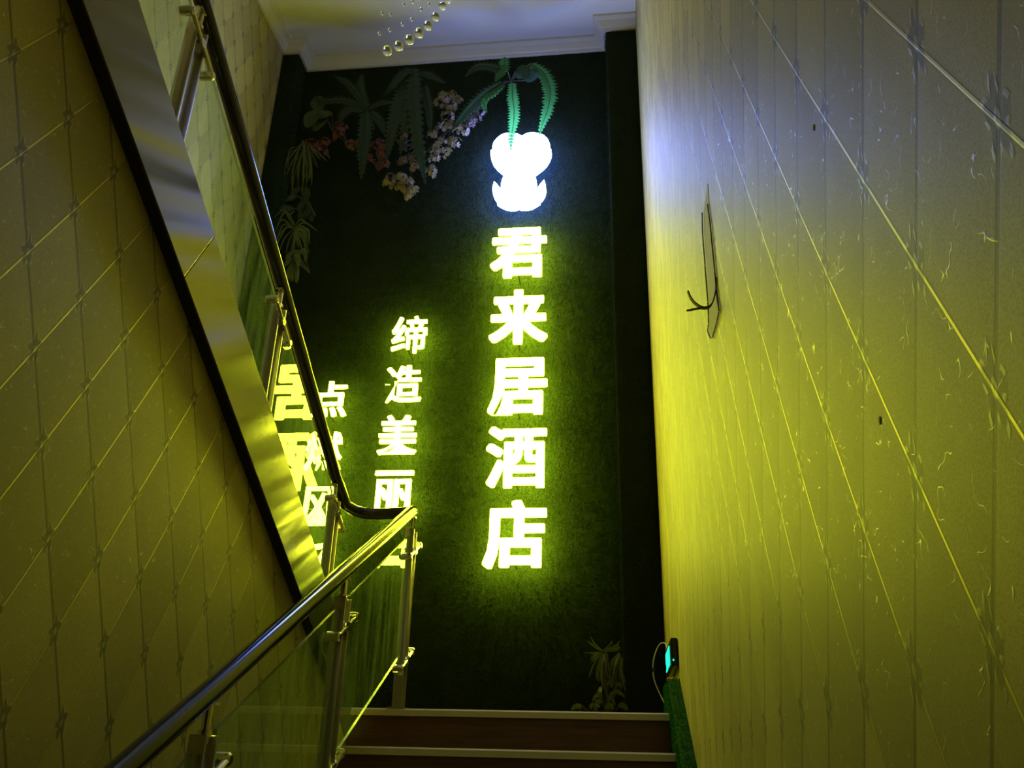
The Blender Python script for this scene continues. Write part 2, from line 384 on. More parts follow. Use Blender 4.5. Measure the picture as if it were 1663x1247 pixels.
# ---------------- upper flight ----------------
up = empty('staircase', (-1.9, 3.7, L), 'upper stair flight on the left with a brushed steel fascia and shade-black soffit edge', 'staircase')
YU, SLU = 3.73, .557; GU = RISE/SLU
for k in range(NST):
    z = L + (k+1)*RISE; y = YU - k*GU
    b = MB(); step_mesh(b, y, z, XL+.004, XF-.03, GU, -1); st = b.build('step', M['wood'], up)
    b = MB(); b.prism_x([(y+.008, z-.028), (y+.010, z-.004), (y+.006, z+.002), (y-.05, z+.002), (y-.05, z-.001), (y+.002, z-.001), (y+.002, z-.028)], XL+.004, XF-.03)
    nz = b.build('nosing', M['nosing']); nz.parent = st; nz['label'] = 'pale metal nosing strip'
YT = YU - 11*GU
b = MB(); b.box(XL+.004, XF-.03, YF+.004, YT-GU, L+12*RISE-.15, L+12*RISE); b.build('upper_landing', M['wood'], up)
b = MB(); b.prism_x([(YE, FB(YE)), (YE, FB(YE)+.03), (YN, FB(YN)+.03), (YF+.004, FB(YN)+.03), (YF+.004, FB(YN)), (YN, FB(YN))], XL+.004, XF-.0065); b.build('soffit', M['black'], up, label='soffit board blackened as shade')  # black colour stands in for the shade under the flight
def fascia(pts, nm='fascia_panel'):
    b = MB(); b.prism_x(pts, XF-.006, XF)
    return b.build(nm, M['fascia'], up, bevel=.001, label='brushed steel panel')
ys0, ys1 = 1.884, 1.995
fascia([(3.666, L), (3.76, L), (3.76, FT(3.76)), (ys1+.002, FT(ys1+.002)), (ys0+.002, FB(ys0+.002)-.004)])
fascia([(ys0-.001, FB(ys0-.001)-.004), (ys1-.001, FT(ys1-.001)), (YN, FT(YN)), (YN, FB(YN)-.004)])
b = MB(); b.box(XF-.006, XF, YF+.004, YN-.003, FB(YN), FT(YN)); b.build('fascia_panel', M['fascia'], up, label='brushed steel panel')

# ---------------- balustrade ----------------
bal = empty('balustrade', (-1.1, 4.0, L), 'glass balustrade with continuous black steel handrail turning back at the landing', 'balustrade')
XG, XU = -.98, -1.356
RL = lambda y: EYE + 1.061 + .526*(y - 3.797)
RU = lambda y: EYE + 1.283 + .557*(3.967 - y)
pts = [(XG, y, RL(y)) for y in (.3, 1.2, 2.0, 2.8, 3.5, 3.8, 3.95)]
zt = RL(4.0)
pts += [(XG-.002, 4.01, zt-.004), (XG-.012, 4.045, zt+.006), (XG-.04, 4.075, zt+.012), (XG-.09, 4.09, zt+.012), (XG-.2, 4.095, zt+.010), (XU+.11, 4.09, zt+.012), (XU+.06, 4.07, zt+.022), (XU+.025, 4.03, zt+.04), (XU+.005, 3.97, RU(3.97)-.004)]
pts += [(XU, y, RU(y)) for y in (3.9, 3.6, 3.0, 2.0, 1.2, .3)]
b = MB(); b.tube(pts, .0285, 24); b.build('handrail', M['rail'], bal, smooth=True, label='glossy black tubular handrail')
def clamp(x, y, z, slope, post):
    """crossbar through the post with a glass-gripping button on each end"""
    b = MB(); hw = .092; dz = slope*hw
    b.tube([(x+.026, y-hw, z-dz), (x+.026, y+hw, z+dz)], .009, 10)
    b.tube([(x+.006, y, z), (x+.034, y, z)], .017, 12)
    for s in (-1, 1):
        b.tube([(x-.016, y+s*hw, z+s*dz), (x-.012, y+s*hw, z+s*dz), (x+.030, y+s*hw, z+s*dz), (x+.036, y+s*hw, z+s*dz)], [.012, .017, .017, .011], 14)
    b.build('clamp', M['chrome'], post, smooth=False)
def post(x, y, z0, railz, slope, zc):
    b = MB(); b.box(x-.006, x+.006, y-.028, y+.028, z0, railz-.10)
    b.box(x-.022, x+.022, y-.034, y-.026, z0, railz-.10); b.box(x-.022, x+.022, y+.026, y+.034, z0, railz-.10)
    p = b.build('post', M['steel'], bal, bevel=.002)
    b = MB(); b.tube([(x, y, railz-.12), (x, y, railz-.02)], .011, 12); b.tube([(x, y, railz-.105), (x, y, railz-.09)], .017, 12)
    b.box(x-.014, x+.014, y-.03, y+.03, railz-.034, railz-.026)
    b.build('pin', M['chrome'], p)
    b = MB(); b.box(x-.04, x+.04, y-.05, y+.05, z0, z0+.008); b.build('foot_plate', M['steel'], p)
    for dz in zc: clamp(x, y, railz-dz, slope, p)
nos = lambda y: L - RISE*math.ceil(max(0, (Y1 - y - .0001))/GO)
low_posts = [4.0, 3.05, 2.105, 1.16]
for i, y in enumerate(low_posts): post(XG, y, nos(y), RL(y), .526, (.20, .70) if i == 0 else (.20, .66))
up_posts = [3.93, 2.97, 2.012, 1.05]
for i, y in enumerate(up_posts):
    z0 = L if y > YU else L + RISE*(1 + math.floor((YU - y)/GU))
    post(XU, y, z0, RU(y), -.557, (.17, .62))
def pane(x, pts):
    b = MB(); b.prism_x(pts, x-.005, x+.005); n = len(pts)
    b.m = [0, 0] + [1]*n
    b.build('glass_pane', [M['glass'], M['glass_edge']], bal, label='clear glass panel')
for i in range(3):
    ya, yb = low_posts[i+1]+.055, low_posts[i]-.055
    pane(XG, [(ya, RL(ya)-.66), (yb, RL(yb)-.66), (yb, RL(yb)-.115), (ya, RL(ya)-.115)])
    ya, yb = up_posts[i+1]+.055, up_posts[i]-.055
    pane(XU, [(ya, RU(ya)-.70), (yb, RU(yb)-.70), (yb, RU(yb)-.105), (ya, RU(ya)-.105)])

# ---- measured outlines and positions, metres ----
FERN_A=[[(-0.756,4.98,6.772),(-0.766,4.98,6.641),(-0.82,4.98,6.522)],[(-0.758,4.98,6.505),(-0.84,4.98,6.402),(-0.889,4.98,6.346),(-0.901,4.98,6.293),(-0.88,4.98,6.232)],[(-0.692,4.98,6.511),(-0.683,4.98,6.359),(-0.666,4.98,6.209),(-0.668,4.98,6.08),(-0.683,4.98,5.961),(-0.685,4.98,5.859)],[(-0.553,4.98,6.691),(-0.453,4.98,6.582),(-0.4,4.98,6.395),(-0.417,4.98,6.218),(-0.453,4.98,6.093),(-0.479,4.98,5.997)],[(-0.666,4.98,6.62),(-0.618,4.98,6.603),(-0.57,4.98,6.556)],[(-0.593,4.98,6.521),(-0.551,4.98,6.56),(-0.505,4.98,6.618)],[(-0.728,4.98,6.619),(-0.872,4.98,6.657),(-0.968,4.98,6.653),(-1.052,4.98,6.585)],[(-0.758,4.98,6.523),(-0.887,4.98,6.406),(-1.013,4.98,6.254),(-1.131,4.98,6.086)]]
FERN_B=[[(-1.48,5.02,6.763),(-1.457,5.02,6.584),(-1.434,5.02,6.336),(-1.387,5.02,6.005),(-1.31,5.02,5.621)],[(-1.517,5.02,6.664),(-1.558,5.02,6.437),(-1.592,5.02,6.138),(-1.616,5.02,5.866)],[(-1.383,5.02,6.577),(-1.335,5.02,6.358),(-1.304,5.02,6.099)],[(-1.467,5.02,6.723),(-1.538,5.02,6.685),(-1.625,5.02,6.535),(-1.693,5.02,6.479)],[(-1.441,5.02,6.708),(-1.339,5.02,6.649),(-1.212,5.02,6.563)],[(-1.496,5.02,6.65),(-1.488,5.02,6.279),(-1.516,5.02,5.899)]]
FERN_C=[[(-1.841,5.04,6.374),(-1.817,5.04,6.172),(-1.808,5.04,5.936),(-1.806,5.04,5.724)],[(-1.844,5.04,6.398),(-1.938,5.04,6.406),(-2.006,5.04,6.35),(-2.036,5.04,6.267)],[(-1.835,5.04,6.41),(-1.891,5.04,6.576),(-1.902,5.04,6.743)],[(-1.814,5.04,6.396),(-1.718,5.04,6.425),(-1.596,5.04,6.428)],[(-1.865,5.04,6.412),(-2.019,5.04,6.475),(-2.169,5.04,6.474),(-2.268,5.04,6.545)],[(-1.802,5.04,6.371),(-1.713,5.04,6.254),(-1.662,5.04,6.119)],[(-1.857,5.04,6.437),(-1.985,5.04,6.616),(-2.123,5.04,6.736)]]
BROAD=[[(-2.203,5.02,6.397),(-2.242,5.02,6.308),(-2.279,5.02,6.208)],[(-2.195,5.02,6.409),(-2.232,5.02,6.474),(-2.259,5.02,6.526)],[(-2.146,5.02,6.331),(-2.185,5.02,6.243),(-2.216,5.02,6.179)],[(-2.1,5.02,6.358),(-2.154,5.02,6.319),(-2.211,5.02,6.299)]]
GRASS_A=[[(-2.294,5.0,6.072),(-2.31,5.0,5.898),(-2.337,5.0,5.739)],[(-2.285,5.0,6.084),(-2.232,5.0,5.892),(-2.19,5.0,5.673)],[(-2.301,5.0,6.055),(-2.335,5.0,5.94),(-2.383,5.0,5.868)],[(-2.269,5.0,6.071),(-2.271,5.0,5.82),(-2.264,5.0,5.622)],[(-2.251,5.0,6.046),(-2.197,5.0,5.844),(-2.204,5.0,5.674)],[(-2.31,5.0,6.05),(-2.325,5.0,5.795),(-2.306,5.0,5.58)],[(-2.268,5.0,6.023),(-2.317,5.0,5.881),(-2.339,5.0,5.683)],[(-2.243,5.0,6.057),(-2.182,5.0,5.959),(-2.126,5.0,5.885)],[(-2.274,5.0,6.035),(-2.233,5.0,5.789),(-2.225,5.0,5.536)],[(-2.245,5.0,5.992),(-2.284,5.0,5.85),(-2.284,5.0,5.702)],[(-2.217,5.0,5.961),(-2.172,5.0,5.757),(-2.162,5.0,5.638)],[(-2.317,5.0,6.027),(-2.366,5.0,5.96),(-2.362,5.0,5.786)]]
GRASS_B=[[(-2.248,4.98,5.268),(-2.328,4.98,5.315),(-2.377,4.98,5.201)],[(-2.248,4.98,5.268),(-2.299,4.98,5.239),(-2.374,4.98,5.117)],[(-2.249,4.98,5.279),(-2.3,4.98,5.378),(-2.361,4.98,5.317)],[(-2.238,4.98,5.268),(-2.197,4.98,5.16),(-2.17,4.98,5.065)],[(-2.242,4.98,5.257),(-2.259,4.98,5.147),(-2.272,4.98,5.044)],[(-2.234,4.98,5.273),(-2.163,4.98,5.253),(-2.107,4.98,5.134)],[(-2.24,4.98,5.284),(-2.19,4.98,5.318),(-2.109,4.98,5.26)],[(-2.246,4.98,5.257),(-2.231,4.98,5.146),(-2.241,4.98,5.017)],[(-2.228,4.98,5.256),(-2.151,4.98,5.194),(-2.103,4.98,5.072)],[(-2.241,4.98,5.289),(-2.286,4.98,5.345),(-2.262,4.98,5.376)],[(-2.224,4.98,5.267),(-2.142,4.98,5.23),(-2.136,4.98,5.115)]]
BAMBOO=[[(-2.222,4.98,5.078),(-2.241,4.98,5.017),(-2.242,4.98,4.955)],[(-2.222,4.98,5.078),(-2.183,4.98,5.024),(-2.16,4.98,4.951)],[(-2.21,4.98,5.056),(-2.145,4.98,5.043),(-2.105,4.98,5.01)],[(-2.217,4.98,5.041),(-2.243,4.98,4.965),(-2.271,4.98,4.936)],[(-2.214,4.98,5.015),(-2.185,4.98,4.932),(-2.159,4.98,4.87)],[(-2.22,4.98,4.99),(-2.225,4.98,4.893),(-2.234,4.98,4.833)],[(-2.199,4.98,4.974),(-2.168,4.98,4.871),(-2.163,4.98,4.8)],[(-2.207,4.98,4.964),(-2.211,4.98,4.862),(-2.187,4.98,4.811)],[(-2.16,4.98,5.09),(-2.126,4.98,5.037),(-2.118,4.98,4.97)]]
VINE=[[(-2.258,5.0,5.649),(-2.289,5.0,5.595),(-2.297,5.0,5.513)],[(-2.237,5.0,5.631),(-2.192,5.0,5.573),(-2.193,5.0,5.506)],[(-2.261,5.0,5.566),(-2.308,5.0,5.524),(-2.344,5.0,5.516)],[(-2.21,5.0,5.535),(-2.225,5.0,5.464),(-2.227,5.0,5.41)],[(-2.28,5.0,5.457),(-2.333,5.0,5.433),(-2.356,5.0,5.396)],[(-2.186,5.0,5.451),(-2.14,5.0,5.383),(-2.124,5.0,5.329)],[(-2.227,5.0,5.481),(-2.173,5.0,5.423),(-2.182,5.0,5.353)],[(-2.173,5.0,5.423),(-2.205,5.0,5.387),(-2.209,5.0,5.344)]]
LAND_BLADES=[[(-0.091,5.0,2.346),(-0.125,5.0,2.339),(-0.159,5.0,2.332)],[(-0.091,5.0,2.346),(-0.119,5.0,2.264),(-0.127,5.0,2.196)],[(-0.097,5.0,2.339),(-0.113,5.0,2.248),(-0.117,5.0,2.19)],[(-0.084,5.0,2.353),(-0.022,5.0,2.373),(0.006,5.0,2.386)],[(-0.084,5.0,2.353),(-0.015,5.0,2.36),(0.012,5.0,2.373)],[(-0.087,5.0,2.339),(-0.078,5.0,2.297),(-0.085,5.0,2.28)],[(0.005,5.0,2.347),(-0.034,5.0,2.307),(-0.065,5.0,2.261)],[(0.011,5.0,2.33),(-0.025,5.0,2.265),(-0.033,5.0,2.184)],[(-0.002,5.0,2.34),(-0.031,5.0,2.281),(-0.042,5.0,2.223)],[(-0.09,5.0,2.352),(-0.131,5.0,2.372),(-0.151,5.0,2.395)],[(-0.098,5.0,2.336),(-0.132,5.0,2.322),(-0.159,5.0,2.306)],[(0.017,5.0,2.321),(0.002,5.0,2.249),(0.013,5.0,2.169)],[(-0.067,5.0,2.346),(-0.072,5.0,2.248),(-0.033,5.0,2.178)],[(-0.077,5.0,2.339),(-0.099,5.0,2.232),(-0.088,5.0,2.152)]]
LAND_LEAVES=[[(-0.054,4.97,2.124),(-0.014,4.97,2.137),(0.028,4.97,2.113)],[(-0.104,4.97,2.143),(-0.128,4.97,2.111),(-0.148,4.97,2.085)],[(-0.095,4.97,2.092),(-0.121,4.97,2.079),(-0.109,4.97,2.055)],[(-0.07,4.97,2.175),(-0.046,4.97,2.188),(-0.04,4.97,2.156)],[(-0.02,4.97,2.175),(-0.0,4.97,2.176),(0.013,4.97,2.15)],[(-0.01,4.97,2.069),(0.017,4.97,2.069),(0.042,4.97,2.045)],[(-0.103,4.97,2.165),(-0.107,4.97,2.133),(-0.105,4.97,2.086)],[(-0.062,4.97,2.087),(-0.048,4.97,2.112),(-0.023,4.97,2.068)],[(-0.073,4.97,2.049),(-0.056,4.97,2.068),(-0.03,4.97,2.05)],[(-0.205,4.97,2.066),(-0.235,4.97,2.059),(-0.261,4.97,2.04)],[(-0.215,4.97,2.065),(-0.215,4.97,2.053),(-0.211,4.97,2.034)],[(-0.162,4.97,2.054),(-0.142,4.97,2.067),(-0.122,4.97,2.036)]]
BLOOM_A=[(-1.23,5.06,6.49),(-1.165,5.06,6.46),(-1.254,5.06,6.406),(-1.114,5.06,6.407),(-1.195,5.06,6.304),(-1.261,5.06,6.207),(-1.184,5.06,6.183),(-1.094,5.06,6.105),(-1.127,5.06,6.014),(-1.068,5.06,6.139),(-1.224,5.06,6.056),(-1.292,5.06,6.085),(-1.247,5.06,5.976),(-1.271,5.06,5.897),(-1.297,5.06,5.796),(-1.169,5.06,5.925),(-1.159,5.06,6.349)]
BLOOM_B=[(-1.608,5.06,5.76),(-1.563,5.06,5.667),(-1.496,5.06,5.708),(-1.447,5.06,5.671),(-1.409,5.06,5.602),(-1.423,5.06,5.548),(-1.524,5.06,5.766),(-1.612,5.06,5.693),(-1.467,5.06,5.639),(-1.425,5.06,5.828),(-1.515,5.06,5.653)]
BLOOM_C=[(-1.509,5.06,6.054),(-1.475,5.06,5.987),(-1.51,5.06,5.891),(-1.43,5.06,5.885),(-0.942,5.06,6.308),(-0.988,5.06,6.264),(-1.024,5.06,6.219),(-0.968,5.06,6.358),(-1.386,5.06,5.802)]
RED_A=[(-2.262,5.06,6.12),(-2.209,5.06,6.093),(-2.157,5.06,6.065),(-2.131,5.06,6.099),(-2.181,5.06,6.019)]
RED_B=[(-2.061,5.06,6.299),(-2.031,5.06,6.211),(-2.022,5.06,6.259),(-2.032,5.06,6.127),(-2.011,5.06,6.162)]
RED_C=[(-1.915,5.06,6.03),(-1.873,5.06,6.045),(-1.719,5.06,6.104),(-1.726,5.06,6.022),(-1.685,5.06,5.996),(-1.744,5.06,5.907),(-1.693,5.06,5.869),(-1.634,5.06,5.842),(-1.67,5.06,5.925)]
LOGO=[(-0.626,6.126),(-0.607,6.141),(-0.582,6.153),(-0.544,6.155),(-0.499,6.145),(-0.46,6.122),(-0.431,6.084),(-0.415,6.035),(-0.412,5.991),(-0.404,5.983),(-0.405,5.948),(-0.418,5.902),(-0.442,5.857),(-0.476,5.82),(-0.513,5.788),(-0.533,5.764),(-0.522,5.743),(-0.512,5.708),(-0.507,5.662),(-0.504,5.628),(-0.49,5.657),(-0.472,5.686),(-0.455,5.708),(-0.445,5.673),(-0.442,5.628),(-0.451,5.583),(-0.471,5.547),(-0.492,5.526),(-0.484,5.52),(-0.51,5.501),(-0.54,5.481),(-0.583,5.472),(-0.62,5.476),(-0.641,5.483),(-0.663,5.476),(-0.699,5.476),(-0.74,5.488),(-0.774,5.51),(-0.8,5.532),(-0.797,5.549),(-0.82,5.584),(-0.833,5.622),(-0.835,5.668),(-0.826,5.717),(-0.808,5.697),(-0.788,5.665),(-0.775,5.645),(-0.774,5.679),(-0.768,5.724),(-0.757,5.758),(-0.74,5.778),(-0.771,5.809),(-0.81,5.851),(-0.84,5.896),(-0.858,5.948),(-0.863,6.004),(-0.85,6.015),(-0.849,6.046),(-0.84,6.086),(-0.815,6.124),(-0.781,6.154),(-0.743,6.165),(-0.71,6.164),(-0.665,6.153),(-0.642,6.138)]
TEAR=[(1.849,3.112),(1.976,3.114),(2.0,3.06),(2.001,2.963),(2.001,2.869),(2.016,2.804),(2.056,2.797),(1.996,2.742),(1.9,2.723),(1.816,2.719),(1.826,2.783),(1.83,2.837),(1.836,2.912),(1.841,2.989),(1.857,3.056)]
BALLS=[[-1.055,3.083,4.944],[-0.999,3.08,4.967],[-0.946,3.073,4.996],[-0.898,3.065,5.027],[-0.892,3.19,5.21],[-0.928,3.461,5.57],[-0.952,3.695,5.916],[-0.992,3.978,6.289]]
BEADS=[[-1.106,3.085,5.066],[-1.055,3.084,5.083],[-1.088,3.045,5.157],[-1.047,3.052,5.153],[-0.992,3.079,5.111],[-0.944,3.074,5.134],[-0.98,3.04,5.199],[-0.937,3.038,5.214],[-0.897,3.059,5.18],[-0.857,3.053,5.204]]
GLYPHS={
  '君':'243,1 375,0 389,15 390,47 395,53 745,53 750,47 751,19 765,4 898,3 913,12 917,22 917,425 910,439 898,444 399,446 417,482 428,494 872,494 885,502 890,514 891,678 982,679 995,687 1000,699 1000,795 995,807 982,815 891,817 890,980 882,996 872,1000 142,1000 127,991 123,980 123,884 128,872 138,865 371,863 363,820 358,815 38,815 27,809 20,795 20,699 25,687 35,680 318,678 306,642 295,626 132,626 118,619 113,606 113,514 118,502 132,494 218,494 223,489 197,450 132,380 105,356 14,293 0,272 0,243 4,233 47,176 65,163 122,164 228,235 230,19 235,7|392,189 390,304 395,309 745,309 750,304 750,193 745,188|485,626 483,631 487,649 498,678 502,679 725,679 730,674 730,631 725,626|538,816 537,824 544,856 552,865 725,865 730,859 730,820 725,815',
  '来':'431,2 560,0 574,9 578,19 580,276 623,231 736,131 874,42 930,41 940,45 996,111 1000,121 1000,148 992,163 868,235 843,253 730,347 679,410 959,412 973,420 977,430 977,526 969,540 959,544 786,544 782,549 869,709 870,740 923,742 937,757 938,855 930,870 920,874 583,874 578,879 578,981 572,995 560,1000 436,1000 425,995 418,981 417,875 87,874 73,866 69,855 69,757 75,747 87,741 146,740 148,706 208,590 223,546 41,544 31,540 23,526 23,430 27,420 41,412 315,412 320,406 263,344 147,247 7,165 0,151 1,121 16,97 60,48 70,44 126,45 268,134 387,241 417,273 418,19 423,7|394,545 388,583 356,665 318,733 319,741 417,740 418,549 413,544|580,545 580,740 694,740 659,658 612,570 610,546',
  '居':'77,2 136,0 149,7 211,142 221,171 255,322 258,369 263,379 262,405 270,477 508,477 510,419 505,414 284,414 270,406|279,2 408,1 419,9 423,34 428,40 757,40 761,38 766,13 780,4 908,4 922,13 926,23 926,394 922,405 908,414 676,414 671,419 671,473 676,478 985,479 995,486 1000,498 999,599 993,610 982,615 676,615 671,621 671,667 676,673 924,673 938,680 943,692 943,980 935,996 924,1000 133,1000 118,991 114,980 114,667 111,656 107,480 76,286 1,95 0,59 8,44 76,3|424,177 423,272 428,277 757,277 762,272 762,182 757,176|277,616 275,667 280,673 505,673 510,667 510,621 505,615|277,811 275,858 280,863 773,863 779,858 779,815 773,809',
  '酒':'307,1 424,0 435,12 436,43 441,49 819,49 824,43 825,15 836,4 948,3 958,8 963,19 962,734 958,742 948,746 772,747 770,833 775,838 988,839 995,843 1000,854 1000,945 995,957 985,961 275,961 265,957 261,949 258,929 140,1000 90,999 79,993 62,971 38,935 37,910 42,900 208,786 255,785 265,789 294,829 306,838 465,838 470,833 468,747 312,746 302,741 297,730 296,420 292,419 245,453 201,454 188,446 101,255 20,100 20,75 25,63 90,18 100,13 140,13 150,18 239,195 296,323 297,15|438,170 436,237 441,242 819,242 824,237 824,174 819,168|438,360 438,365 461,366 475,374 553,438 597,523 608,621 613,626 627,626 632,621 632,512 639,459 649,441 667,423 694,415 718,412 819,412 824,406 824,364 819,359|179,508 228,507 239,512 280,579 280,607 276,618 208,661 103,717 56,718 46,714 1,649 0,625 5,614|438,516 437,625 478,625 469,568|775,525 765,529 760,540 761,625 823,625 823,530 812,524|606,747 605,833 610,838 630,838 635,833 635,752 630,746',
  '店':'77,2 135,0 148,7 223,196 253,391 257,548 260,558 260,739 265,744 475,744 480,739 479,442 278,440 267,435 261,425 260,32 265,21 278,14 402,14 416,22 420,49 425,55 755,55 760,49 764,22 775,14 902,14 913,19 920,32 920,422 916,432 902,440 648,440 643,445 643,510 648,515 955,516 965,523 970,534 969,633 963,643 952,648 648,648 643,654 643,739 648,744 985,745 995,751 1000,763 1000,858 995,870 982,877 658,877 603,978 592,993 578,1000 518,1000 458,986 444,978 437,964 437,937 463,882 458,877 112,877 100,872 93,858 93,493 90,483 90,428 63,254 0,90 0,63 7,49|422,185 422,306 759,305 758,185',
  '缔':'647,2 716,0 733,5 735,9 736,389 843,391 848,386 848,199 843,194 772,194 754,189 757,160 775,111 793,106 839,106 917,121 943,146 947,167 947,470 942,477 981,479 998,484 1000,488 999,668 981,673 843,673 838,678 883,781 885,806 966,807 985,812 985,890 966,895 751,896 713,995 698,1000 616,978 616,960 637,900 634,895 419,895 400,890 400,812 419,807 490,805 492,788 515,724 527,678 521,673 401,673 383,668 382,664 382,485 387,479 429,476 435,470 436,115 454,109 511,109 529,115 531,389 631,390 633,9 634,5|26,76 41,72 69,78 401,173 406,178 406,192 399,245 394,253 373,257 16,165 11,157 11,136|33,280 48,277 62,279 136,306 355,357 369,361 371,365 371,414 366,439 362,440 345,444 196,414 296,551 392,710 388,728 352,750 330,760 302,760 240,654 228,648 150,643 225,770 307,939 307,953 302,958 239,986 221,989 206,985 119,788 49,668 31,643 0,618 1,604 27,537 44,532 101,546 174,555 133,490 74,418 46,386 12,365 11,340|482,480 481,583 486,588 892,588 898,583 898,488 899,483 906,481|737,480 733,577 716,581 652,581 634,576 633,485|627,674 611,742 588,806 778,805 733,674',
  '造':'48,1 97,0 166,74 210,99 234,88 272,61 392,21 488,17 498,14 704,14 714,17 957,21 976,26 1000,108 999,123 995,127 943,128 748,110 621,110 611,106 447,114 334,150 265,193 260,201 262,568 974,568 979,576 979,648 974,656 693,657 688,662 690,774 926,776 931,784 930,860 923,864 690,865 688,991 680,1000 562,998 558,991 557,866 498,864 494,870 523,948 520,966 515,971 450,986 406,986 399,982 338,834 264,723 264,702 327,660 371,659 412,707 454,774 553,775 558,769 557,659 375,658|346,176 892,175 897,183 896,494 889,500 347,499 342,491 342,183|474,265 474,409 766,408 765,265|0,494 132,491|175,723 231,722 287,766 291,769 290,784 233,855 129,955 80,956 24,912 21,895 116,798',
  '美':'44,2 90,1 306,61 443,151 498,234|898,2 941,0 951,5 974,44 1000,76 999,97 824,138 694,205 626,280 968,282 977,290 976,375 965,380 553,380 549,386 555,428 560,433 982,434 990,442 989,526 978,532 563,533 562,590 567,595 886,596 894,604 894,681 882,690 567,690 562,695 562,745 567,750 934,751 942,759 941,843 930,849 743,850 805,945 805,967 793,978 725,1000 683,1000 670,993 630,917 587,852 581,849 406,850 403,864 362,935 318,991 306,999 258,999 195,970 191,949 195,938 228,896 254,850 66,848 58,840 59,755 70,750 426,750 431,745 431,695 426,690 118,689 109,681 110,600 121,595 426,595 431,590 430,533 22,531 13,523 14,438 25,433 413,433 418,428 410,386 402,380 52,380 42,375 40,290 49,282 364,280 314,210 200,145 15,101 1,94 0,72 38,5',
  '丽':'60,2 178,0 186,6 188,473 221,407 257,316 312,314 340,327 345,324 344,119 333,110 241,110 234,106 233,85 255,12 262,8 389,8 438,20 471,55 479,100 479,790 474,798 65,799 57,794 56,9|518,2 639,0 647,6 650,469 668,438 726,309 776,307 812,325 817,320 816,119 805,106 706,106 699,102 701,70 720,12 731,4 864,8 914,20 943,51 951,97 951,790 945,798 523,799 515,794 514,9|815,421 732,578 681,580 650,567 650,696 816,695|343,448 271,589 220,591 195,580 188,581 188,696 344,695|4,896 991,894 1000,903 1000,991 991,1000 9,1000 0,991 0,903',
  '点':'69,2 119,0 133,7 210,108 272,232 271,247 195,270 147,270 136,264 71,144 0,59 1,37|873,9 923,8 999,43 1000,62 965,126 938,172 864,272 853,277 812,277 736,247 735,229 813,115 852,37|335,12 406,11 455,18 466,23 467,73 460,140 443,239 434,247 334,245 305,236 322,115 325,30 330,16|599,12 649,11 722,29 730,37 726,69 695,161 657,246 642,255 590,255 542,244 523,232 523,215 563,119 593,16|131,314 871,312 881,317 882,668 871,674 566,675 564,785 569,791 950,792 959,800 958,881 947,887 569,887 564,892 562,995 552,1000 438,1000 427,995 424,676 136,674 125,668 124,321|261,409 261,577 740,576 739,409',
  '燃':'331,0 351,4 413,99 469,230 468,244 461,249 416,266 385,269 496,379 589,545 630,680 719,678 724,676 725,662 707,566 648,446 536,333 536,315 578,271 595,265 616,272 704,354 765,446 789,504 812,439 860,343 922,273 937,269 951,272 1000,329 1000,347 927,430 912,460 870,552 842,665 844,678 961,678 978,683 980,687 978,762 961,766 833,766 828,772 830,907 838,899 862,850 889,775 916,774 969,800 969,818 948,874 899,967 882,971 830,953 826,988 809,993 751,993 733,988 730,768 657,766 652,775 666,853 665,874 613,890 595,887 512,888 511,896 528,966 527,984 454,1000 437,995 389,811 341,687 292,612 291,619 365,800 365,814 343,826 298,840 278,836 251,740 243,726 240,981 223,986 164,986 146,981 145,559 141,549 138,425 96,237 1,71 0,57 50,3 64,0 81,5 144,96 193,205 208,269 212,274 271,180 298,180 348,230 344,255 235,418 239,581 243,595 278,593 269,570 270,556 316,519 336,513 350,516 381,564 387,549 441,510 455,496 393,411 308,336 308,322 350,268 381,265|918,4 951,10 1000,32 1000,46 965,124 890,265 864,271 806,252 798,248 798,234 869,92 901,14 906,6|535,11 585,16 616,24 618,28 611,113 593,237 571,246 530,242 502,234 500,230 500,205 514,124 521,18 523,14|725,11 757,17 799,31 801,50 776,142 738,244 716,253 650,235 645,219 686,103 708,18|59,485 78,488 82,496 117,619 131,743 131,775 129,779 112,784 71,788 53,782 38,655 0,527 5,512 47,487|488,580 450,606 430,612 416,610 395,588 440,676|537,714 485,737 468,733 461,726 470,761 488,801 561,800 545,719 544,714',
  '风':'65,2 103,0 111,6 200,212 238,434 250,736 387,552 432,483 334,336 208,212 204,205 206,196 264,132 308,132 426,254 506,370|874,17 923,15 965,36 990,100 1000,220 980,250 947,282 913,282 902,273 896,189 881,216 877,235 877,284 860,536 858,996 851,1000 126,998 122,991 122,648 119,637 115,468 81,258 0,70 3,58 45,19|642,148 687,147 742,181 758,197 743,231 682,336 577,494 644,648 692,784 695,814 691,819 629,838 592,838 585,835 538,701 501,618 493,610 356,789 308,789 250,755 250,901 736,900 744,400 775,148',
  '采':'418,2 539,0 550,5 553,301 616,236 748,127 890,44 936,43 946,47 1000,112 999,138 887,197 826,238 729,311 642,402 967,404 976,412 975,509 964,514 553,515 551,602 541,612 561,623 561,652 536,741 494,838 479,845 490,850 528,850 908,897 916,905 916,930 862,992 852,999 795,1000 455,954 83,932 37,929 26,923 25,902 43,834 58,825 118,825 430,846 476,845|28,41 75,40 209,119 353,237 409,297 411,41|0,405 321,403|681,530 729,529 743,536 835,670 898,777 906,795 904,817 823,853 785,854 771,846 709,723 619,584 618,566 622,559|186,552 226,550 241,554 305,584 309,605 263,712 209,796 191,807 153,807 86,778 82,773 81,755 136,662 180,555',
}

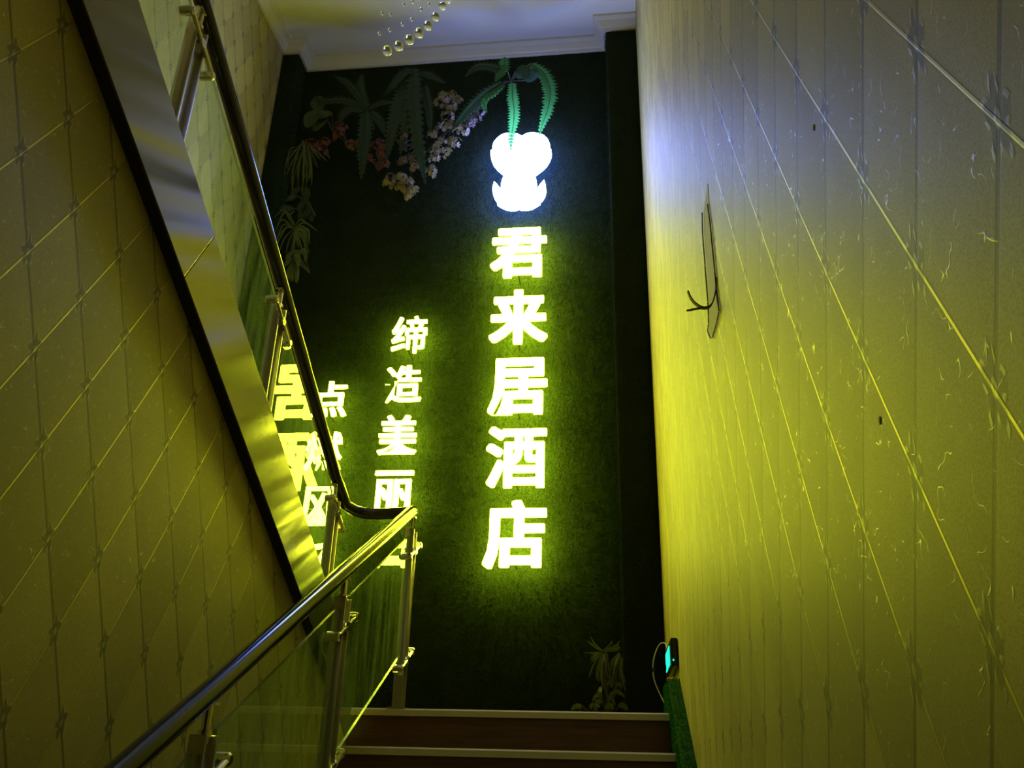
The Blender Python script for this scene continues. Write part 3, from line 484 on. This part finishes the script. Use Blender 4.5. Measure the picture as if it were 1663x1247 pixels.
# ---------------- lit sign ----------------
YFACE = YB - .15; DEP = .016
def outline_mesh(loops):
    """fills the outlines (holes kept open); returns points, triangles and the closed loops"""
    pts = []; lp = []
    for q in loops:
        n = len(pts); pts += [Vector((p[0], p[1])) for p in q]; lp.append(list(range(n, n+len(q))))
    V, E_, T, _, _, _ = delaunay_2d_cdt(pts, [], lp, 1, 1e-6)
    F = []
    for t in T:
        c = sum((V[i] for i in t), Vector((0, 0)))/len(t); inside = False
        for q in loops:
            for a, b_ in zip(q, q[1:] + q[:1]):
                if (a[1] > c.y) != (b_[1] > c.y) and c.x < (b_[0]-a[0])*(c.y-a[1])/(b_[1]-a[1]) + a[0]: inside = not inside
        if inside: F.append(tuple(t))
    return V, F, loops
def lit_shape(root, V, F, loops, fx, face, side, halo, dep=DEP):
    """front = lit face, walls = glowing return, rear = glow added to make the halo on the turf"""
    for y, nm, m, fl in ((YFACE, 'face', face, 1), (YFACE+dep, 'halo_glow', halo, 0)):
        b = MB(); b.add([fx(v, y) for v in V], F); b.build(nm, m, root)
    b = MB()
    for q in loops:
        n = len(q); b.add([fx(p, YFACE) for p in q] + [fx(p, YFACE+dep) for p in q], [(i, (i+1) % n, n+(i+1) % n, n+i) for i in range(n)])
    b.build('side', side, root)
def letter(ch, cx, cz, wdt, hgt, label, group):
    V, F, loops = outline_mesh([[tuple(float(c)/1000 for c in p.split(',')) for p in q.split(' ')] for q in GLYPHS[ch].split('|')])
    root = empty('sign_character', (cx, YB, cz-hgt/2), label, 'sign letter', group)
    fx = lambda v, y: (cx + (v[0]-.5)*wdt, y, cz + (v[1]-.5)*hgt)
    lit_shape(root, V, F, loops, fx, M['letter_face'], M['letter_side'], M['letter_halo'])
    for sz in (-.42, .42):
        b = MB(); b.tube([(cx, YFACE+DEP-.01, cz+sz*hgt), (cx, YB, cz+sz*hgt)], .005, 6); b.build('standoff', M['black'], root)
G1 = 'large lit characters of the hotel name'
for ch, x, z, wd, hg, lb in [
    ('君', -0.630, 5.087, 0.399, 0.412, 'large yellow-lit character 君, topmost of the five, just below the white emblem'),
    ('来', -0.621, 4.570, 0.398, 0.422, 'large yellow-lit character 来, second from the top of the tall column'),
    ('居', -0.614, 4.048, 0.391, 0.409, 'large yellow-lit character 居, middle one of the tall column'),
    ('酒', -0.613, 3.555, 0.389, 0.413, 'large yellow-lit character 酒, second from the bottom of the tall column'),
    ('店', -0.610, 3.057, 0.389, 0.425, 'large yellow-lit character 店, lowest of the tall column')]:
    letter(ch, x, z, wd, hg, lb, G1)
G2, G3 = 'small lit characters of the middle column', 'small lit characters of the left column behind the upper handrail'
for ch, x, z, wd, hg, lb in [
    ('缔', -1.374, 4.458, 0.247, 0.285, 'small yellow-lit character 缔, topmost of the middle column'),
    ('造', -1.386, 4.086, 0.251, 0.269, 'small yellow-lit character 造, second in the middle column'),
    ('美', -1.396, 3.722, 0.259, 0.272, 'small yellow-lit character 美, third in the middle column'),
    ('丽', -1.395, 3.333, 0.252, 0.282, 'small yellow-lit character 丽, just above the bend of the black handrail')]:
    letter(ch, x, z, wd, hg, lb, G2)
for ch, x, z, wd, hg, lb in [
    ('点', -1.883, 3.988, 0.242, 0.259, 'small yellow-lit character 点, right beside the sloping upper handrail'),
    ('燃', -1.883, 3.618, 0.247, 0.267, 'small yellow-lit character 燃, crossed by the upper handrail'),
    ('风', -1.878, 3.244, 0.242, 0.259, 'small yellow-lit character 风, seen through the upper glass panel'),
    ('采', -1.878, 2.871, 0.242, 0.267, 'small yellow-lit character 采, almost hidden behind the steel fascia')]:
    letter(ch, x, z, wd, hg, lb, G3)
# white emblem above the name
root = empty('emblem', (-.62, YB, 5.5), 'white glowing sprout-shaped emblem with two leaves above the large characters', 'emblem')
V, F, loops = outline_mesh([LOGO])
lit_shape(root, V, F, loops, lambda v, y: (v[0], y, v[1]), M['emblem_face'], M['emblem_side'], M['emblem_halo'], .05)
for px, pz in ((-.72, 6.0), (-.52, 6.0), (-.62, 5.6)):
    b = MB(); b.tube([(px, YFACE+DEP-.01, pz), (px, YB, pz)], .006, 6); b.build('standoff', M['black'], root)

# ---------------- artificial plants on the green wall ----------------
def spline(pts, n):
    P = [Vector(p) for p in pts]; P = [P[0]*2-P[1]] + P + [P[-1]*2-P[-2]]; out = []
    for i in range(1, len(P)-2):
        for k in range(n):
            t = k/n; a, b_, c, d = P[i-1:i+3]
            out.append(.5*((2*b_) + (c-a)*t + (2*a-5*b_+4*c-d)*t*t + (3*b_-a-3*c+d)*t**3))
    out.append(P[-2]); return out
def jitter_depth(pts, amt, base=0):
    """the strand arches out from the wall and its tip hangs forward"""
    n = len(pts); a = random.uniform(.3, 1)*amt
    return [(p[0], p[1] + base - a*math.sin(math.pi*min(1, (i+.3)/n)), p[2]) for i, p in enumerate(pts)]
def frond(name, pts, width, m, parent, pairs=18, blade=.95):
    S = spline(pts, 8); N_ = len(S); b = MB()
    b.tube(S, [.004*(1-.7*i/N_) for i in range(N_)], 5)
    lens = [0]
    for i in range(1, N_): lens.append(lens[-1] + (S[i]-S[i-1]).length)
    for k in range(pairs):
        t = (k+.6)/pairs; d = t*lens[-1]
        i = max(j for j in range(N_) if lens[j] <= d); i = min(i, N_-2)
        p = S[i].lerp(S[i+1], (d-lens[i])/max(1e-6, lens[i+1]-lens[i])); tan = (S[i+1]-S[i]).normalized()
        side = tan.cross(Vector((0, 1, 0))).normalized(); nrm = side.cross(tan)
        ww = width/2*math.sin(math.pi*min(1, .12+.88*t)**.8)**.6 * random.uniform(.88, 1.08)
        hw = lens[-1]/pairs*.5*blade
        for s in (-1, 1):
            tip = p + side*s*ww + tan*ww*.35 + nrm*random.uniform(-.15, .1)*ww
            mid = p + side*s*ww*.55 + tan*ww*.12 + nrm*.12*ww
            b.add([p - tan*hw, mid - tan*hw*1.05, tip, mid + tan*hw*1.05, p + tan*hw], [(0, 1, 3, 4), (1, 2, 3)])
    return b.build(name, m, parent)
def strap(name, pts, width, m, parent, seg=6):
    S = spline(pts, seg); N_ = len(S); b = MB(); vs = []; fs = []
    for i, p in enumerate(S):
        tan = (S[min(i+1, N_-1)] - S[max(i-1, 0)]).normalized(); side = tan.cross(Vector((.15, 1, .1))).normalized(); nr = side.cross(tan)
        ww = width/2*(math.sin(math.pi*(.10+.86*i/(N_-1)))**.7 if i < N_-1 else .05)
        vs += [p - side*ww, p + nr*ww*.35, p + side*ww]
        if i: a = 3*(i-1); fs += [(a, a+1, a+4, a+3), (a+1, a+2, a+5, a+4)]
    b.add(vs, fs); return b.build(name, m, parent, smooth=True)
def plant(name, label, root_at, cat, group, fronds, maker, widths, m, amt=.07, stem=True, part='frond', **kw):
    r = empty(name, root_at, label, cat, group)
    for i, pts in enumerate(fronds):
        wd = widths[i % len(widths)]; mm = m[i % len(m)] if isinstance(m, list) else m
        maker(part, jitter_depth(pts, amt), wd, mm, r, **kw)
    if stem:
        c = Vector(root_at)
        for pts in fronds:
            p = Vector(pts[0]); p.y += -amt*.25
            b = MB(); b.tube([c, c.lerp(p, .5) + Vector((0, -.02, .01)), p], .0035, 5); b.build('stem', M['stem'], r)
    return r
GP = 'artificial plants on the green wall'
fa = empty('hanging_fern', (-.72, YB, 6.62), 'bright green fern whose fronds hang over the white emblem', 'fern', GP)
wA = [.115, .09, .105, .13, .06, .06, .11, .14]; pA = [12, 12, 24, 24, 5, 5, 13, 16]
mA = [M['fern'], M['fern'], M['fern'], M['fern'], M['teal'], M['teal'], M['fern_shaded'], M['fern_shaded']]
for i, pts in enumerate(FERN_A):
    if i in (4, 5): strap('leaf', jitter_depth(pts, .03), .13, mA[i], fa)
    else: frond('frond', jitter_depth(pts, .05), wA[i], mA[i], fa, pA[i])
for pts in FERN_A:
    b = MB(); b.tube([(-.72, YB, 6.62), (-.72, 5.08, 6.63), Vector(pts[0]) + Vector((0, -.01, 0))], .004, 5); b.build('stem', M['stem'], fa)
plant('hanging_fern', 'shade-coloured fern with long drooping fronds between the cream blossoms', (-1.48, YB, 6.66), 'fern', GP, FERN_B, frond, [.15,.15,.09,.10,.08,.12], M['fern_shaded'], .08, pairs=20)
plant('hanging_fern', 'shade-coloured fern with one long hanging frond above the dark red blossoms', (-1.84, YB, 6.40), 'fern', GP, FERN_C, frond, [.14,.12,.10,.07,.09,.09,.08], M['fern_shaded'], .08, pairs=16)
plant('leafy_plant', 'dim broad-leaved plant near the top of the left pillar', (-2.17, YB, 6.38), 'plant', GP, BROAD, strap, [.14,.12,.10,.08], M['bamboo'], .05, part='leaf')
def thicken(fr, k, amt):
    """adds k slightly different strands beside each measured one"""
    out = list(fr)
    for pts in fr:
        for _ in range(k):
            d = Vector((random.uniform(-amt, amt), random.uniform(-amt, amt), random.uniform(-amt, amt)))
            out.append([tuple(Vector(p) + d*(.3 + i)) for i, p in enumerate(pts)])
    return out
plant('grass_tuft', 'upper tuft of thin pale grass blades beneath the salmon blossoms', (-2.27, YB, 6.06), 'plant', GP, thicken(GRASS_A, 1, .022), strap, [.011,.014,.009], M['blade'], .06, part='blade')
plant('grass_tuft', 'lower spider-like grass tuft with arching pale blades beside upper handrail', (-2.235, YB, 5.26), 'plant', GP, thicken(GRASS_B, 1, .022), strap, [.014,.011,.016], M['blade'], .08, part='blade')
plant('bamboo_spray', 'hanging spray of pale bamboo-like leaves at the bottom of the left greenery', (-2.21, YB, 5.08), 'plant', GP, BAMBOO, strap, [.042,.05,.036], M['blade'], .05, part='leaf')
plant('leafy_vine', 'shade-coloured small-leaved vine between the two grass tufts on the left', (-2.23, YB, 5.6), 'plant', GP, VINE, strap, [.06,.07,.05], M['fern_shaded'], .05, part='leaf')
def flower_mesh(b, c, r, n):
    """a head of many five-petalled florets"""
    for k in range(n):
        a = random.uniform(0, 2*math.pi); e = random.uniform(-.9, 1.0)
        d = Vector((math.cos(a)*math.sqrt(1-min(e*e, 1)), -abs(math.sin(a))*math.sqrt(1-min(e*e, 1)) - .1, e)).normalized()
        p = Vector(c) + d*r*random.uniform(.55, 1.0)
        t1 = d.cross(Vector((.3, .2, 1))).normalized(); t2 = d.cross(t1); q = r*.42
        for j in range(5):
            w0 = 2*math.pi*j/5 + a; dr = t1*math.cos(w0) + t2*math.sin(w0); sd = d.cross(dr)
            b.add([p, p + dr*q*.55 + sd*q*.36 + d*q*.12, p + dr*q + d*q*.32, p + dr*q*.55 - sd*q*.36 + d*q*.12], [(0, 1, 2, 3)])
def blooms(label, pts, r, m, anchor):
    root = empty('blossom_spray', anchor, label, 'flowers', 'artificial blossoms on the green wall')
    c = Vector(anchor)
    for p in pts:
        p = Vector(p) + Vector((0, random.uniform(-.05, .04), 0)); rr = r*random.uniform(.8, 1.2)
        f = MB(); flower_mesh(f, p, rr, 15); f.build('blossom', m, root)
        b = MB(); b.tube([c, c.lerp(p, .5) + Vector((0, -.04, .02)), p], .003, 5); b.build('stem', M['stem'], root)
blooms('tall cream blossom spray to the left of the hanging green fern', BLOOM_A, .052, M['cream'], (-1.2, YB, 6.45))
blooms('cream blossom spray hanging lowest in the greenery', BLOOM_B, .048, M['cream'], (-1.5, YB, 5.85))
blooms('dusty mauve blossom spray half hidden behind the long shade-coloured fronds', BLOOM_C, .05, M['pink'], (-1.4, YB, 6.15))
blooms('salmon red blossom spray at far left above the grass tuft', RED_A, .045, M['red'], (-2.18, YB, 6.14))
blooms('small upright red blossom spray beside the broad leaves', RED_B, .042, M['red'], (-2.03, YB, 6.22))
blooms('dark red blossom spray behind the single hanging frond', RED_C, .046, M['red'], (-1.76, YB, 6.0))
LAND_BLADES = thicken(LAND_BLADES, 2, .018)
# plant standing on the landing
lp = empty('landing_plant', (-.06, 5.0, L), 'wispy artificial plant standing on the landing by the right turf pillar', 'plant')
for i, pts in enumerate(LAND_BLADES): strap('blade', jitter_depth(pts, .06), [.008,.011,.007][i % 3], M['blade'], lp)
for i, pts in enumerate(LAND_LEAVES): strap('leaf', jitter_depth(pts, .05), [.024,.020,.030][i % 3], M['blade'], lp)
for pts in LAND_BLADES[::3] + LAND_LEAVES:
    b = MB(); b.tube([(-.06, 5.0, L), ((pts[0][0]-.06)/2, 4.99, (pts[0][2]+L)/2), pts[0]], .003, 5); b.build('stem', M['stem'], lp)

# ---------------- crystal lamp ----------------
cx, cy = -.98, 3.25
ch = empty('crystal_lamp', (cx, cy, ZC), 'hanging crystal ball lamp with a spiral of clear balls below the ceiling', 'lamp')
b = MB(); b.tube([(cx, cy, ZC-.05), (cx, cy, ZC-.045), (cx, cy, ZC-.002)], [.40, .42, .42], 40); b.build('canopy', M['chrome'], ch)
b = MB(); b.tube([(cx, cy, ZC-.062), (cx, cy, ZC-.05)], .07, 24); b.build('bulb', M['led'], ch)
for P_, r, nm in [(p, .025, 'crystal_ball') for p in BALLS] + [(p, .0095, 'crystal_bead') for p in BEADS]:
    b = MB(); b.ball(P_, r, 24 if r > .02 else 12, 16 if r > .02 else 8, 1.0); ball = b.build(nm, M['crystal'], ch, smooth=True)
    b = MB(); b.tube([(P_[0], P_[1], P_[2]+r*.9), (P_[0], P_[1], ZC-.05)], .0005, 4)
    th = b.build('thread', M['thread']); th.parent = ball; th.location = (0, 0, 0)

# ---------------- details on the right wall ----------------
def wall_part(name, mb, m, **kw): return mb.build(name, m, wall_right, **kw)
b = MB(); n = len(TEAR)
b.prism_x(TEAR, XR-.0012, XR+.0005); wall_part('torn_patch', b, M['bare'], label='bare sliver where the wallpaper is torn away')
for i, j, wd in ((1, 3, .004), (3, 6, .010), (6, 9, .012), (9, 11, .006), (11, 14, .004)):
    b = MB(); P_ = spline([(XR-.003, TEAR[k][0], TEAR[k][1]) for k in range(i, j+1)], 5)
    for k in range(len(P_)-1):
        w0 = wd*random.uniform(.3, 1.1)
        p, q = P_[k], P_[k+1]
        b.add([p, q, q + Vector((-.003, w0*.9, 0)), p + Vector((-.003, w0, 0))], [(0, 1, 2, 3)])
    wall_part('torn_edge', b, M['torn_paper'], label='dark ragged edge of torn wallpaper')
CURL = [(.259, 1.84, 2.822), (.256, 1.86, 2.794), (.247, 1.88, 2.772), (.229, 1.88, 2.764), (.21, 1.88, 2.776), (.199, 1.88, 2.793), (.193, 1.88, 2.813)]
def ribbon(b, pts, w0, w1):
    P_ = spline(pts, 5)
    for k in range(len(P_)-1):
        a = w0 + (w1-w0)*k/len(P_); c = w0 + (w1-w0)*(k+1)/len(P_)
        t = (P_[k+1]-P_[k]).normalized(); n_ = t.cross(Vector((0, 1, 0))).normalized()*.0016; d = Vector((.0, 1, .25)).normalized()
        p, q = P_[k], P_[k+1]
        b.add([p-d*a-n_, q-d*c-n_, q+d*c-n_, p+d*a-n_, p-d*a+n_, q-d*c+n_, q+d*c+n_, p+d*a+n_], [(0,1,2,3),(7,6,5,4),(0,4,5,1),(3,2,6,7)])
b = MB(); ribbon(b, CURL, .012, .009); ribbon(b, [(.236, 1.88, 2.766), (.212, 1.88, 2.763), (.196, 1.88, 2.760)], .006, .006)
curl = wall_part('paper_curl', b, M['torn_paper'], label='dark curled tag of torn wallpaper')
b = MB(); ribbon(b, [(.197, 1.88, 2.760), (.192, 1.88, 2.7595), (.187, 1.88, 2.759)], .006, .004)
tip = b.build('curl_tip', M['torn_tip']); tip.parent = curl; tip.location = (0, 0, 0); tip['label'] = 'reddish torn tip'
for (y, z, r) in ((.886, 2.46, .004), (.817, 2.037, .0035)):
    b = MB(); b.prism_x([(y + r*math.cos(a)*random.uniform(.6, 1.2), z + 1.3*r*math.sin(a)*random.uniform(.6, 1.2)) for a in [i*.7 for i in range(9)]], XR-.0008, XR+.0005)
    wall_part('chip', b, M['torn_paper'], label='small dark chip in the wallpaper')
# small display unit by the landing
dv = empty('display_unit', (XR, 4.2, 2.15), 'slim black display unit with glowing cyan figures on the right wall above the landing', 'display')
b = MB(); b.box(XR-.032, XR, 3.98, 4.46, 2.165, 2.285); b.build('case', M['black_gloss'], dv, bevel=.008)
xs = XR-.0335
seg = [((0,0),(1,0)),((0,1),(1,1)),((0,2),(1,2)),((0,0),(0,1)),((1,0),(1,1)),((0,1),(0,2)),((1,1),(1,2))]
for i, on in enumerate([(2,4,5,6,3), (0,1,2,4,3,5), (4,6,1,5), (0,2,4,6,5,3), (0,1,2,3,6)]):
    y0 = 4.10 + i*.068; b = MB()
    for s in on:
        (a0, c0), (a1, c1) = seg[s]
        ya, yb = y0+a0*.042, y0+a1*.042; za, zb = 2.188+c0*.036, 2.188+c1*.036
        b.box(xs-.001, xs+.002, min(ya, yb)-.005, max(ya, yb)+.005, min(za, zb)-.005, max(za, zb)+.005)
    b.build('lit_figure', M['cyan'], dv, label='glowing cyan figure')

b = MB(); b.box(XR-.026, XR-.020, 3.977, 3.982, 2.186, 2.194); b.build('indicator', M['cyan'], dv, label='cyan indicator dot')
b = MB(); b.tube(spline([(XR-.02, 4.46, 2.28), (.235, 4.524, 2.333), (.204, 4.6, 2.334), (.173, 4.6, 2.253), (.175, 4.6, 2.164), (.215, 4.56, 2.06), (.23, 4.45, 2.02), (XR-.02, 4.40, 2.0)], 8), .003, 6); b.build('cord', M['cord'], dv, smooth=True, label='thin pale cord')
b = MB(); b.box(.166, .178, 4.595, 4.607, 2.205, 2.225); b.build('cord_plug', M['black_gloss'], dv)
